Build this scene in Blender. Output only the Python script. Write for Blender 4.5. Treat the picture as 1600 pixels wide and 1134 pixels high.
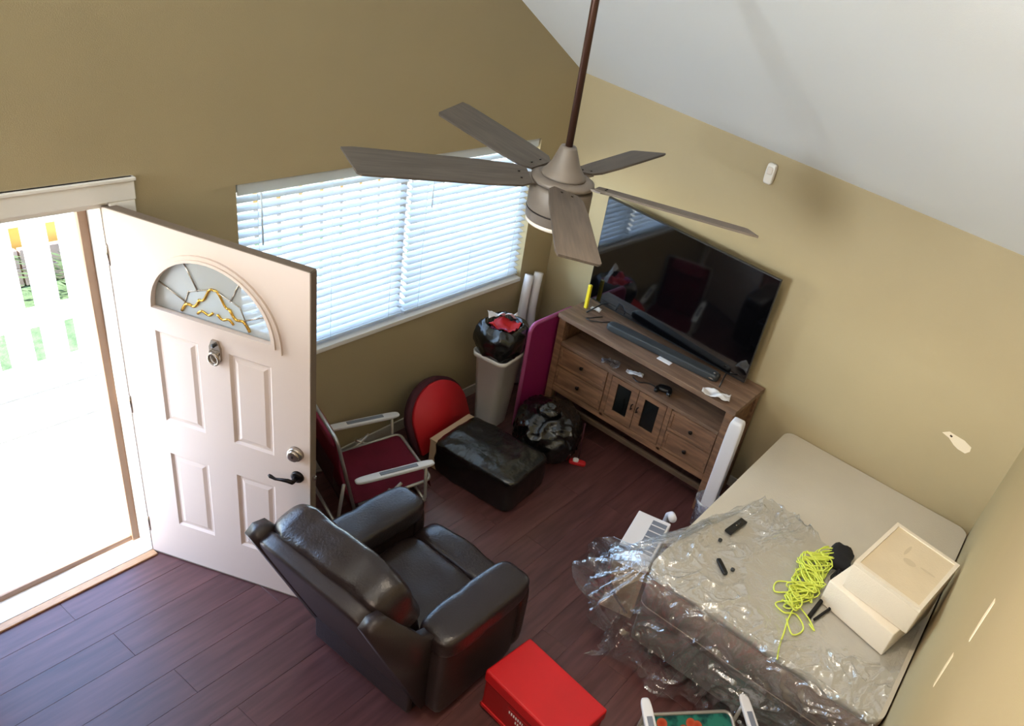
import bpy, bmesh, math, random
from mathutils import Vector, Matrix, noise
from mathutils.geometry import tessellate_polygon
random.seed(7)
PI = math.pi
SC = bpy.context.scene
COL = SC.collection
for o in list(bpy.data.objects): bpy.data.objects.remove(o)

# ------------------------------------------------------------------ camera
F_PX = 1213.24
CAMA = ((0.526909, -0.815045, 0.240973), (-0.352275, -0.467455, -0.810795), (0.773479, 0.342326, -0.533426))      # rows: right, down, forward in world axes
right, down, fwd = (Vector(r) for r in CAMA)
cam = bpy.data.objects.new('camera', bpy.data.cameras.new('camera'))
COL.objects.link(cam)
m = Matrix.Identity(4)
for i in range(3):
    m[i][0] = right[i]; m[i][1] = -down[i]; m[i][2] = -fwd[i]
m[0][3], m[1][3], m[2][3] = (-1.5363, -3.3649, 3.6877)
cam.matrix_world = m
cam.data.sensor_width = 36; cam.data.sensor_fit = 'HORIZONTAL'
cam.data.lens = F_PX/1600*36
cam.data.shift_x = -0.14568; cam.data.shift_y = 0.02894
cam.data.clip_start = 0.02
SC.camera = cam

# ------------------------------------------------------------------ world, sun, lamps, exposure
W = bpy.data.worlds.new('World'); SC.world = W; W.use_nodes = True
nt = W.node_tree; nt.nodes.clear()
sky = nt.nodes.new('ShaderNodeTexSky'); sky.sky_type = 'NISHITA'; sky.sun_disc = False
sky.sun_elevation = math.radians(50); sky.sun_rotation = math.radians(-85); sky.air_density = 1.0; sky.dust_density = 0.5
bg = nt.nodes.new('ShaderNodeBackground'); bg.inputs['Strength'].default_value = 2.1
wo = nt.nodes.new('ShaderNodeOutputWorld')
nt.links.new(sky.outputs[0], bg.inputs[0]); nt.links.new(bg.outputs[0], wo.inputs[0])

def lamp(name, kind, loc, energy, color, **kw):
    L = bpy.data.lights.new(name, kind); L.energy = energy; L.color = color
    for k, v in kw.items():
        if k not in ('rot', 'aim'): setattr(L, k, v)
    o = bpy.data.objects.new(name, L); COL.objects.link(o); o.location = loc
    if 'aim' in kw: o.rotation_euler = (Vector(kw['aim'])-Vector(loc)).to_track_quat('-Z', 'Y').to_euler()
    return o
lamp('sun', 'SUN', (-8, 2, 10), 21.0, (1, .96, .90), angle=math.radians(1.0), aim=(-8+.95*10, 2-.04*10, 10-1.15*10))
lamp('cool_fill_light', 'AREA', (-7.8, -.8, 3.9), 560, (.86, .95, 1), shape='RECTANGLE', size=1.2, size_y=1.1, aim=(3.2, -3.2, 3.6))  # added cool fill for the ceiling and right wall; no window there
lamp('loft_lamp', 'AREA', (-2.2, -2.2, 4.8), 8, (1, .90, .78), shape='DISK', size=.5, aim=(-1.2, -2.2, 0))
lamp('warm_fill_light', 'AREA', (-2.5, -2.5, 2.1), 26, (1, .78, .62), shape='DISK', size=.5, aim=(-.2, -1.6, 0.2))  # added warm fill for floor, recliner back and door; no fixture there
lamp('loft_spot', 'SPOT', (-.3, -2.3, 4.2), 270, (1, .83, .62), spot_size=math.radians(100), spot_blend=1.0, shadow_soft_size=.2, aim=(1.0, -3.7, 1.4))

SC.view_settings.view_transform = 'Standard'; SC.view_settings.look = 'None'
SC.view_settings.gamma = 1; SC.view_settings.use_curve_mapping = False
SC.view_settings.exposure = 0.15

# ------------------------------------------------------------------ materials
def lin(c):
    return tuple(((v/255)/12.92 if v/255 <= .04045 else ((v/255+.055)/1.055)**2.4) for v in c)
def mat(name, rgb, rough=.6, metal=0, bump=0, bscale=40, var=0, vscale=3, spec=.5, rgb2=None, stretch=None, trans=0, sss=0, coat=0):
    M = bpy.data.materials.new(name); M.use_nodes = True
    n = M.node_tree; b = n.nodes['Principled BSDF']
    c = lin(rgb)+(1,)
    b.inputs['Base Color'].default_value = c
    b.inputs['Roughness'].default_value = rough; b.inputs['Metallic'].default_value = metal
    b.inputs['Specular IOR Level'].default_value = spec
    if coat: b.inputs['Coat Weight'].default_value = coat; b.inputs['Coat Roughness'].default_value = .15
    tc = n.nodes.new('ShaderNodeTexCoord'); mp = n.nodes.new('ShaderNodeMapping')
    n.links.new(tc.outputs['Object'], mp.inputs[0])
    if stretch: mp.inputs['Scale'].default_value = stretch
    if rgb2 or var:
        c2 = lin(rgb2)+(1,) if rgb2 else tuple(v*(1-var) for v in c[:3])+(1,)
        t = n.nodes.new('ShaderNodeTexNoise'); t.inputs['Scale'].default_value = vscale; t.inputs['Detail'].default_value = 5
        r = n.nodes.new('ShaderNodeValToRGB'); r.color_ramp.elements[0].position = .35; r.color_ramp.elements[1].position = .65
        r.color_ramp.elements[0].color = c; r.color_ramp.elements[1].color = c2
        n.links.new(mp.outputs[0], t.inputs[0]); n.links.new(t.outputs[0], r.inputs[0]); n.links.new(r.outputs[0], b.inputs['Base Color'])
    if bump:
        t = n.nodes.new('ShaderNodeTexNoise'); t.inputs['Scale'].default_value = bscale; t.inputs['Detail'].default_value = 4
        u = n.nodes.new('ShaderNodeBump'); u.inputs['Strength'].default_value = bump; u.inputs['Distance'].default_value = .01
        n.links.new(mp.outputs[0], t.inputs[0]); n.links.new(t.outputs[0], u.inputs['Height']); n.links.new(u.outputs[0], b.inputs['Normal'])
    if trans: b.inputs['Transmission Weight'].default_value = trans
    return M

def wall_mat(name, rgb):
    return mat(name, rgb, .62, bump=.12, bscale=220, var=.07, vscale=.9)
M_wall = wall_mat('wall_paint', (172, 156, 122))
M_ceil = mat('ceiling_paint', (236, 239, 242), .8, bump=.12, bscale=260)
M_white = mat('white_trim_paint', (232, 228, 222), .4, bump=.03, bscale=30)
M_door = mat('white_door_paint', (210, 192, 182), .42, bump=.04, bscale=25)
M_doore = mat('door_edge_weathered', (120, 105, 92), .6)
M_bronze = mat('bronze_aluminium', (150, 118, 92), .45, .2)
M_dark = mat('dark_bronze', (42, 36, 34), .3, .8)
M_nickel = mat('satin_nickel', (178, 168, 158), .25, .9)
M_brass = mat('polished_brass', (214, 170, 82), .2, .9)
M_slat = mat('blind_vinyl', (226, 230, 232), .45)
_n = M_slat.node_tree; _t = _n.nodes.new('ShaderNodeBsdfTranslucent'); _t.inputs[0].default_value = (.8, .86, .92, 1)
_m = _n.nodes.new('ShaderNodeMixShader'); _m.inputs[0].default_value = .25
_n.links.new(_n.nodes['Principled BSDF'].outputs[0], _m.inputs[1]); _n.links.new(_t.outputs[0], _m.inputs[2]); _n.links.new(_m.outputs[0], _n.nodes['Material Output'].inputs[0])
M_sillwood = mat('oak_threshold', (196, 150, 108), .5, var=.25, vscale=20, stretch=(1, 12, 12))
M_conc = mat('pale_concrete', (222, 220, 214), .9, bump=.2, bscale=60, var=.08, vscale=4)
M_grass = mat('grass', (84, 104, 70), .9, bump=.8, bscale=60, rgb2=(60, 80, 50), vscale=14)
M_fan = mat('greywashed_walnut_blade', (84, 74, 65), .55, var=.35, vscale=6, stretch=(1, 14, 14))
M_fanhub = mat('brushed_nickel_bronze', (106, 97, 89), .5, .1)
M_rod = mat('oil_rubbed_bronze_rod', (72, 46, 36), .4, .5)
M_opal = mat('opal_glass', (225, 215, 205), .2)
M_leather = mat('dark_brown_leather', (38, 28, 28), .28, bump=.18, bscale=90, var=.2, vscale=5, spec=.6)
M_leather2 = mat('dark_brown_leather_back', (44, 33, 33), .40, bump=.12, bscale=90, var=.15, vscale=5)
M_blackfab = mat('black_underside', (16, 15, 16), .8)
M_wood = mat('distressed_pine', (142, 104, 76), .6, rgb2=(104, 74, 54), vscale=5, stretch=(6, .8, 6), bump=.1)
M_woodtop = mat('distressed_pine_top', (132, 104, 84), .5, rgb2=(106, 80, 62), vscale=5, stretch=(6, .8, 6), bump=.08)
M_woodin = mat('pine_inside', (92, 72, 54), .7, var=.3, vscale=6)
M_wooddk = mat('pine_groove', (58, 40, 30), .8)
M_tv = mat('glossy_black_screen', (5, 5, 7), .05, spec=1.0); M_tv.node_tree.nodes['Principled BSDF'].inputs['IOR'].default_value = 1.65
M_blackpl = mat('black_plastic', (20, 20, 22), .35)
M_greypl = mat('charcoal_plastic', (42, 45, 48), .55, bump=.1, bscale=200)
M_glassdk = mat('smoked_glass', (22, 24, 24), .08)
M_bagblk = mat('black_plastic_bag', (10, 11, 12), .27, bump=.9, bscale=11, spec=.8)
M_red = mat('red_fabric', (190, 22, 30), .6, bump=.05, bscale=200)
M_maroon = mat('maroon_fabric', (140, 30, 58), .75, bump=.15, bscale=300, var=.2, vscale=8)
M_maroon2 = mat('dark_maroon_fabric', (64, 16, 30), .8)
M_card = mat('cardboard', (176, 148, 120), .8)
M_alu = mat('grey_aluminium_tube', (176, 172, 166), .35, .6)
M_armw = mat('white_plastic_armrest', (222, 222, 226), .35)
M_slot = mat('grey_blue_plastic', (120, 126, 140), .45)
M_bin = mat('white_bin_plastic', (222, 220, 216), .4, bump=.02, bscale=20)
M_mag = mat('magenta_foam', (138, 22, 84), .5)
M_mag2 = mat('pink_foam_edge', (176, 84, 134), .55)
M_foam = mat('white_foam', (226, 224, 230), .6, bump=.1, bscale=150)
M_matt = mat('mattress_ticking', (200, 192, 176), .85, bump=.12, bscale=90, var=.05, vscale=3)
M_mattside = mat('mattress_side_shaded', (150, 130, 118), .85, bump=.15, bscale=90, var=.12, vscale=6)  # darker than the ticking: shade on the sides is put into the colour
M_box = mat('box_spring_cloth', (112, 106, 100), .9, var=.15, vscale=6)
M_styro = mat('styrofoam', (232, 222, 206), .75, bump=.3, bscale=130)
M_styro2 = mat('beige_carton', (222, 206, 178), .7, bump=.15, bscale=80, var=.06, vscale=6)
M_stamp = mat('embossed_mark', (206, 190, 162), .8)
M_lime = mat('neon_yellow_cord', (214, 226, 92), .6)
M_blackcl = mat('black_cloth', (18, 17, 20), .85)
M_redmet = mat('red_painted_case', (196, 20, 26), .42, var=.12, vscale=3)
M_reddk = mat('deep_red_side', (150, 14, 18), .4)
M_yel = mat('yellow_plastic', (232, 208, 44), .45)
M_paper = mat('white_paper', (226, 224, 226), .7)
M_skirt = mat('baseboard_paint', (196, 188, 176), .5)
M_spack = mat('spackle', (228, 214, 190), .9)
M_plank = mat('brown_garden_board', (176, 150, 136), .8, var=.2, vscale=5)
M_orange = mat('ochre_wall', (226, 158, 62), .8, rgb2=(232, 186, 96), vscale=1.5)
M_leaf = mat('leaf_green', (70, 88, 56), .6)
M_teal = None

def floral():
    M = bpy.data.materials.new('teal_floral_fabric'); M.use_nodes = True
    n = M.node_tree; b = n.nodes['Principled BSDF']; b.inputs['Roughness'].default_value = .8
    tc = n.nodes.new('ShaderNodeTexCoord')
    v = n.nodes.new('ShaderNodeTexVoronoi'); v.inputs['Scale'].default_value = 9.5
    r = n.nodes.new('ShaderNodeValToRGB'); e = r.color_ramp.elements
    e[0].position = 0; e[0].color = lin((196, 50, 20))+(1,)
    e[1].position = .30; e[1].color = (0, 0, 0, 1)
    x = r.color_ramp.elements.new(.20); x.color = lin((226, 96, 56))+(1,)
    x = r.color_ramp.elements.new(.27); x.color = lin((224, 120, 84))+(1,)
    r2 = n.nodes.new('ShaderNodeValToRGB'); r2.color_ramp.interpolation = 'CONSTANT'
    r2.color_ramp.elements[0].color = (0, 0, 0, 1); r2.color_ramp.elements[1].position = .29; r2.color_ramp.elements[1].color = (1, 1, 1, 1)
    ns = n.nodes.new('ShaderNodeTexNoise'); ns.inputs['Scale'].default_value = 16
    r3 = n.nodes.new('ShaderNodeValToRGB'); r3.color_ramp.elements[0].position = .42; r3.color_ramp.elements[1].position = .56
    r3.color_ramp.elements[0].color = lin((18, 84, 84))+(1,); r3.color_ramp.elements[1].color = lin((52, 150, 132))+(1,)
    mx = n.nodes.new('ShaderNodeMixRGB')
    n.links.new(tc.outputs['Object'], v.inputs[0]); n.links.new(tc.outputs['Object'], ns.inputs[0])
    n.links.new(v.outputs['Distance'], r.inputs[0]); n.links.new(v.outputs['Distance'], r2.inputs[0]); n.links.new(ns.outputs[0], r3.inputs[0])
    n.links.new(r2.outputs[0], mx.inputs[0]); n.links.new(r.outputs[0], mx.inputs[1]); n.links.new(r3.outputs[0], mx.inputs[2])
    n.links.new(mx.outputs[0], b.inputs['Base Color'])
    return M
M_teal = floral()

def floor_mat():
    M = bpy.data.materials.new('dark_red_laminate'); M.use_nodes = True
    n = M.node_tree; b = n.nodes['Principled BSDF']
    g = n.nodes.new('ShaderNodeNewGeometry'); oi = n.nodes.new('ShaderNodeObjectInfo')
    mp = n.nodes.new('ShaderNodeMapping'); mp.inputs['Scale'].default_value = (.7, 6, 1)
    ad = n.nodes.new('ShaderNodeVectorMath'); ad.operation = 'MULTIPLY_ADD'
    ad.inputs[1].default_value = (1, 1, 1)
    cb = n.nodes.new('ShaderNodeCombineXYZ'); mu = n.nodes.new('ShaderNodeMath'); mu.operation = 'MULTIPLY'; mu.inputs[1].default_value = 37
    n.links.new(oi.outputs['Random'], mu.inputs[0]); n.links.new(mu.outputs[0], cb.inputs[0])
    n.links.new(g.outputs['Position'], ad.inputs[0]); n.links.new(cb.outputs[0], ad.inputs[2]); n.links.new(ad.outputs[0], mp.inputs[0])
    t = n.nodes.new('ShaderNodeTexNoise'); t.inputs['Scale'].default_value = 4; t.inputs['Detail'].default_value = 6
    n.links.new(mp.outputs[0], t.inputs[0])
    r = n.nodes.new('ShaderNodeValToRGB'); r.color_ramp.elements[0].position = .3; r.color_ramp.elements[1].position = .72
    r.color_ramp.elements[0].color = lin((72, 42, 42))+(1,); r.color_ramp.elements[1].color = lin((102, 64, 62))+(1,)
    n.links.new(t.outputs[0], r.inputs[0])
    hs = n.nodes.new('ShaderNodeHueSaturation'); mr = n.nodes.new('ShaderNodeMapRange')
    mr.inputs[3].default_value = .88; mr.inputs[4].default_value = 1.1
    n.links.new(oi.outputs['Random'], mr.inputs[0]); n.links.new(mr.outputs[0], hs.inputs['Value']); n.links.new(r.outputs[0], hs.inputs['Color'])
    n.links.new(hs.outputs[0], b.inputs['Base Color'])
    b.inputs['Roughness'].default_value = .36; b.inputs['Specular IOR Level'].default_value = .6
    u = n.nodes.new('ShaderNodeBump'); u.inputs['Strength'].default_value = .12; u.inputs['Distance'].default_value = .004
    n.links.new(t.outputs[0], u.inputs['Height']); n.links.new(u.outputs[0], b.inputs['Normal'])
    return M
M_floor = floor_mat()

def clear_mat(name, milk=.1, tint=(.95, .97, 1), rough=.12, gl=.35, noisy=True, fk=1.0):
    """thin see-through film: transparent + gloss + a little milky diffuse"""
    M = bpy.data.materials.new(name); M.use_nodes = True
    n = M.node_tree; n.nodes.clear()
    out = n.nodes.new('ShaderNodeOutputMaterial')
    tr = n.nodes.new('ShaderNodeBsdfTransparent'); tr.inputs[0].default_value = tint+(1,)
    g = n.nodes.new('ShaderNodeBsdfGlossy'); g.inputs['Roughness'].default_value = rough
    d = n.nodes.new('ShaderNodeBsdfDiffuse'); d.inputs[0].default_value = (.85, .86, .9, 1)
    lw = n.nodes.new('ShaderNodeFresnel'); lw.inputs[0].default_value = 1.5
    ge = n.nodes.new('ShaderNodeNewGeometry'); io = n.nodes.new('ShaderNodeMapRange'); io.inputs[3].default_value = 1.5; io.inputs[4].default_value = 1/1.5
    n.links.new(ge.outputs['Backfacing'], io.inputs[0]); n.links.new(io.outputs[0], lw.inputs[0])
    ml = n.nodes.new('ShaderNodeMath'); ml.operation = 'MULTIPLY_ADD'; ml.inputs[1].default_value = fk; ml.inputs[2].default_value = gl*.1
    n.links.new(lw.outputs[0], ml.inputs[0])
    a = n.nodes.new('ShaderNodeMixShader'); b = n.nodes.new('ShaderNodeMixShader')
    n.links.new(tr.outputs[0], a.inputs[1]); n.links.new(d.outputs[0], a.inputs[2]); a.inputs[0].default_value = milk
    n.links.new(ml.outputs[0], b.inputs[0]); n.links.new(a.outputs[0], b.inputs[1]); n.links.new(g.outputs[0], b.inputs[2])
    if noisy:
        tc = n.nodes.new('ShaderNodeTexCoord'); t = n.nodes.new('ShaderNodeTexNoise')
        t.inputs['Scale'].default_value = 7; t.inputs['Detail'].default_value = 8; t.inputs['Distortion'].default_value = 1.2
        n.links.new(tc.outputs['Object'], t.inputs[0])
        r = n.nodes.new('ShaderNodeMapRange'); r.inputs[1].default_value = .42; r.inputs[2].default_value = .75
        r.inputs[3].default_value = milk*.25; r.inputs[4].default_value = min(1, milk*3)
        n.links.new(t.outputs[0], r.inputs[0]); n.links.new(r.outputs[0], a.inputs[0])
        u = n.nodes.new('ShaderNodeBump'); u.inputs['Strength'].default_value = .6; u.inputs['Distance'].default_value = .012
        t2 = n.nodes.new('ShaderNodeTexNoise'); t2.inputs['Scale'].default_value = 17; t2.inputs['Detail'].default_value = 3; t2.inputs['Distortion'].default_value = 1.6
        n.links.new(tc.outputs['Object'], t2.inputs[0]); n.links.new(t2.outputs[0], u.inputs['Height'])
        n.links.new(u.outputs[0], g.inputs['Normal']); n.links.new(u.outputs[0], lw.inputs['Normal'])
    n.links.new(b.outputs[0], out.inputs[0])
    return M
M_film = clear_mat('clear_plastic_film', milk=.06, rough=.10, gl=2.2, fk=.3)
M_pane = clear_mat('window_glass', milk=.0, tint=(.96, .98, .97), rough=.0, gl=.1, noisy=False)
M_lite = clear_mat('obscured_door_glass', milk=.30, tint=(.9, .94, .94), rough=.15, gl=.3, noisy=False)
M_frost = clear_mat('frosted_door_glass', milk=.35, tint=(.85, .92, .93), rough=.3, gl=.3, noisy=False)

# ------------------------------------------------------------------ helpers
def link(name, me, m, parent=None, smooth=False):
    o = bpy.data.objects.new(name, me); COL.objects.link(o)
    if m: me.materials.append(m)
    if smooth:
        for p in me.polygons: p.use_smooth = True
    if parent:
        o.parent = parent
        if parent.get('_w'):                      # mesh given in world coordinates
            pass
    return o
def bm_obj(name, bm, m, parent=None, smooth=False, origin=None):
    bmesh.ops.recalc_face_normals(bm, faces=bm.faces)
    if origin is None: origin = Vector((0, 0, 0))
    origin = Vector(origin)
    if origin.length: bmesh.ops.translate(bm, verts=bm.verts, vec=-origin)
    me = bpy.data.meshes.new(name); bm.to_mesh(me); bm.free()
    o = link(name, me, m, parent, smooth); o.location = origin
    return o
def root(name, label, cat, loc, rz=0, group=None):
    o = bpy.data.objects.new(name, None); COL.objects.link(o); o.location = loc; o.rotation_euler = (0, 0, rz)
    o.empty_display_size = .1
    o['label'] = label; o['category'] = cat
    if group: o['group'] = group
    return o
def tag(o, label, cat, group=None):
    o['label'] = label; o['category'] = cat
    if group: o['group'] = group
    return o
def struct(o): o['kind'] = 'structure'; return o
def copy_tree(o, parent=None):
    c = o.copy(); COL.objects.link(c); c.parent = parent
    for ch in list(o.children): copy_tree(ch, c)
    return c
def add_box(bm, c, s, mtx=None, bev=0, seg=2):
    t = bmesh.new(); bmesh.ops.create_cube(t, size=1)
    for v in t.verts: v.co = Vector((v.co.x*s[0], v.co.y*s[1], v.co.z*s[2]))
    if bev: bmesh.ops.bevel(t, geom=t.edges[:], offset=bev, segments=seg, affect='EDGES', profile=.5)
    M = Matrix.Translation(c) @ (mtx.to_4x4() if mtx else Matrix.Identity(4))
    bmesh.ops.transform(t, matrix=M, verts=t.verts)
    me = bpy.data.meshes.new('t'); t.to_mesh(me); t.free(); bm.from_mesh(me); bpy.data.meshes.remove(me)
def box(name, lo, hi, m, parent=None, bev=0, seg=2, smooth=False):
    """box from min corner to max corner (parent coordinates), origin at its centre"""
    c = [(a+b)/2 for a, b in zip(lo, hi)]; s = [abs(b-a) for a, b in zip(lo, hi)]
    bm = bmesh.new(); add_box(bm, (0, 0, 0), s, None, bev, seg)
    o = bm_obj(name, bm, m, parent, smooth); o.location = c
    return o
def tube_bm(bm, pts, r, seg=10, closed=False, cap=True):
    pts = [Vector(p) for p in pts]; n = len(pts); rings = []
    up = None
    for i in range(n):
        a = pts[(i-1) % n] if (i > 0 or closed) else pts[i]; b = pts[(i+1) % n] if (i < n-1 or closed) else pts[i]
        t = (b-a).normalized()
        if up is None:
            up = Vector((0, 0, 1)) if abs(t.z) < .9 else Vector((1, 0, 0))
        s = t.cross(up).normalized(); up = s.cross(t).normalized()
        rr = r[i] if isinstance(r, (list, tuple)) else r
        rings.append([bm.verts.new(pts[i]+(s*math.cos(2*PI*k/seg)+up*math.sin(2*PI*k/seg))*rr) for k in range(seg)])
    for i in range(n if closed else n-1):
        A, B = rings[i], rings[(i+1) % n]
        for k in range(seg): bm.faces.new((A[k], A[(k+1) % seg], B[(k+1) % seg], B[k]))
    if cap and not closed: bm.faces.new(rings[0][::-1]); bm.faces.new(rings[-1])
def tube(name, pts, r, m, parent=None, seg=10, closed=False, smooth=True):
    bm = bmesh.new(); tube_bm(bm, pts, r, seg, closed); return bm_obj(name, bm, m, parent, smooth)
def round_path(pts, rad=.04, n=5):
    """polyline with rounded corners"""
    P = [Vector(p) for p in pts]; out = [P[0]]
    for i in range(1, len(P)-1):
        a = (P[i-1]-P[i]); b = (P[i+1]-P[i]); r = min(rad, a.length*.45, b.length*.45)
        s = P[i]+a.normalized()*r; e = P[i]+b.normalized()*r
        for k in range(n+1):
            t = k/n; out.append(s*(1-t)**2+P[i]*2*t*(1-t)+e*t*t)
    out.append(P[-1]); return out
def lathe_bm(bm, prof, seg=28, c=(0, 0, 0), axis='Z'):
    c = Vector(c); rings = []
    for r, z in prof:
        ring = []
        for k in range(seg):
            a = 2*PI*k/seg
            p = Vector((r*math.cos(a), r*math.sin(a), z))
            if axis == 'X': p = Vector((z, p.x, p.y))
            if axis == 'Y': p = Vector((p.x, z, p.y))
            ring.append(bm.verts.new(c+p))
        rings.append(ring)
    for A, B in zip(rings, rings[1:]):
        for k in range(seg): bm.faces.new((A[k], A[(k+1) % seg], B[(k+1) % seg], B[k]))
    bm.faces.new(rings[0][::-1]); bm.faces.new(rings[-1])
def lathe(name, prof, m, parent=None, seg=28, c=(0, 0, 0), axis='Z', smooth=True):
    bm = bmesh.new(); lathe_bm(bm, prof, seg, (0, 0, 0), axis); o = bm_obj(name, bm, m, parent, smooth); o.location = c; return o
def sq_bm(bm, size, n=5.0, cuts=10, c=(0, 0, 0), mtx=None, fn=None):
    """superquadric cushion: a cube rounded by an n-norm; fn(unit point)->offset vector"""
    t = bmesh.new(); bmesh.ops.create_cube(t, size=2); bmesh.ops.subdivide_edges(t, edges=t.edges[:], cuts=cuts, use_grid_fill=True)
    for v in t.verts:
        p = v.co
        # spread the grid towards the edges a little so the rounding stays smooth
        q = Vector([math.copysign(math.sin(abs(x)*PI/2)**.9, x) for x in p])
        l = (abs(q.x)**n+abs(q.y)**n+abs(q.z)**n)**(1/n); q /= l
        u = q.copy(); r = Vector((q.x*size[0]/2, q.y*size[1]/2, q.z*size[2]/2))
        if fn: r += fn(u, r)
        v.co = r
    M = Matrix.Translation(c) @ (mtx.to_4x4() if mtx else Matrix.Identity(4))
    bmesh.ops.transform(t, matrix=M, verts=t.verts)
    me = bpy.data.meshes.new('t'); t.to_mesh(me); t.free(); bm.from_mesh(me); bpy.data.meshes.remove(me)
def cushion(name, c, size, m, parent=None, n=5.0, cuts=10, mtx=None, fn=None):
    bm = bmesh.new(); sq_bm(bm, size, n, cuts, (0, 0, 0), mtx, fn); o = bm_obj(name, bm, m, parent, True); o.location = c; return o
def prism(name, poly, z0, z1, m, parent=None, axis='Z', holes=None, smooth=False):
    """extrude a 2D outline; axis Z: (x,y) z0..z1, Y: (x,z) y0..y1, X: (y,z) x0..x1"""
    bm = bmesh.new(); prism_bm(bm, poly, z0, z1, axis, holes); return bm_obj(name, bm, m, parent, smooth)
def prism_bm(bm, poly, z0, z1, axis='Z', holes=None):
    loops = [list(poly)]+[list(h) for h in (holes or [])]
    def P(p, h):
        return {'Z': Vector((p[0], p[1], h)), 'Y': Vector((p[0], h, p[1])), 'X': Vector((h, p[0], p[1]))}[axis]
    flat = [p for l in loops for p in l]
    A = [bm.verts.new(P(p, z0)) for p in flat]; B = [bm.verts.new(P(p, z1)) for p in flat]
    for t in tessellate_polygon([[Vector((p[0], p[1], 0)) for p in l] for l in loops]):
        try: bm.faces.new([A[i] for i in t]); bm.faces.new([B[i] for i in t][::-1])
        except ValueError: pass
    k = 0
    for l in loops:
        n = len(l)
        for i in range(n):
            j = (i+1) % n; bm.faces.new((A[k+i], A[k+j], B[k+j], B[k+i]))
        k += n
def crumple(amp, scale, seed=0, ridge=True):
    sd = Vector((seed*7.3, seed*3.1, seed*1.7))
    def fn(u, r):
        d = noise.noise(r*scale+sd)
        e = noise.noise(r*scale*2.6+sd*2)
        v = (1-abs(d)*2.2)*.7+(.5-abs(e))*.5 if ridge else d
        return u.normalized()*v*amp
    return fn

# ------------------------------------------------------------------ setting: shell
XR = 3.18; YF = 0.0; YB = -3.70; XL = -8.0; SL2 = .12; SL = .594; ZE = 2.475; XRIDGE = -1.6
def zc(x): return ZE+SL*(XR-x) if x > XRIDGE else ZE+SL*(XR-XRIDGE)-SL2*(XRIDGE-x)
DX0, DX1, DZ = -.935, .035, 2.045
WX0, WX1, WZ0, WZ1 = .595, 2.845, .945, 2.035
def wall_front():
    bm = bmesh.new(); T0, T1 = 0.0, .14
    def slab(x0, x1, z0, z1=None):
        xs = [x0]+([XRIDGE] if x0 < XRIDGE < x1 else [])+[x1]
        for a, b in zip(xs, xs[1:]):
            za = zc(a) if z1 is None else z1; zb = zc(b) if z1 is None else z1
            prism_bm(bm, [(a, z0), (b, z0), (b, zb), (a, za)], T0, T1, 'Y')
    slab(XL, DX0, -.15); slab(DX0, DX1, DZ); slab(DX1, WX0, -.15)
    slab(WX0, WX1, -.15, WZ0); slab(WX0, WX1, WZ1); slab(WX1, XR+.14, -.15)
    return bm_obj('wall_front', bm, M_wall)
wf = struct(wall_front())
wr = struct(prism('wall_right', [(YB-.14, -.15), (.14, -.15), (.14, ZE-.0), (YB-.14, ZE-.0)], XR, XR+.14, M_wall, axis='X'))
wb = struct(prism('wall_back', [(XL, -.15), (XR, -.15), (XR, ZE), (XRIDGE, zc(XRIDGE)), (XL, zc(XL))], YB-.14, YB, M_wall, axis='Y'))
wl = struct(prism('wall_left', [(YB, -.15), (0, -.15), (0, zc(XL)), (YB, zc(XL))], XL-.14, XL, M_wall, axis='X'))
ce = struct(prism('ceiling', [(XR+.3, zc(XR)-SL*.3), (XRIDGE, zc(XRIDGE)), (XL-.2, zc(XL)-SL2*.2), (XL-.2, zc(XL)-SL2*.2+.15), (XRIDGE, zc(XRIDGE)+.15), (XR+.3, zc(XR)-SL*.3+.15)], YB-.2, .2, M_ceil, axis='Y'))
fl = struct(box('floor', (XL, YB, -.15), (XR, 0.0, -.012), mat('subfloor', (30, 18, 18), .9)))
struct(box('loft_shade_slab', (XL+.01, YB+.01, 2.15), (-2.0, -.01, 2.40), M_white))  # unseen slab, added to keep the rear area light off the door
# laminate planks, rows along x, staggered
pw = .19; pl = 1.22
pmesh = {}
y = 0.0; row = 0
while y > YB:
    y1 = max(y-pw, YB)
    x = XR-((row*.47) % 1.0)*pl
    cuts = [XR]
    while x > -2.6:
        if x < XR-.05: cuts.append(x)
        x -= pl
    cuts.append(-2.6)
    for a, b in zip(cuts, cuts[1:]):
        k = (round(a-b, 3), round(y-y1, 3))
        if k not in pmesh:
            bm = bmesh.new(); add_box(bm, (0, 0, 0), (a-b-.0009, y-y1-.0009, .012), None, .0008, 1)
            me = bpy.data.meshes.new('plank'); bm.to_mesh(me); bm.free(); me.materials.append(M_floor); pmesh[k] = me
        o = bpy.data.objects.new('plank', pmesh[k]); COL.objects.link(o); o.parent = fl
        o.location = Vector(((a+b)/2, (y+y1)/2, -.006+random.uniform(-.0003, .0003)))-fl.location
    y = y1; row += 1
box('far_planks', (XL, YB, -.012), (-2.602, 0, 0), M_floor, fl).location -= fl.location
# baseboards
struct(box('baseboard_front', (.14, -.013, 0), (XR, 0, .09), M_skirt, bev=.003))
struct(box('baseboard_right', (XR-.013, YB+.013, 0), (XR, -.013, .09), M_skirt, bev=.003))
struct(box('baseboard_back', (XL, YB, 0), (XR, YB+.013, .09), M_skirt, bev=.003))
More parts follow.
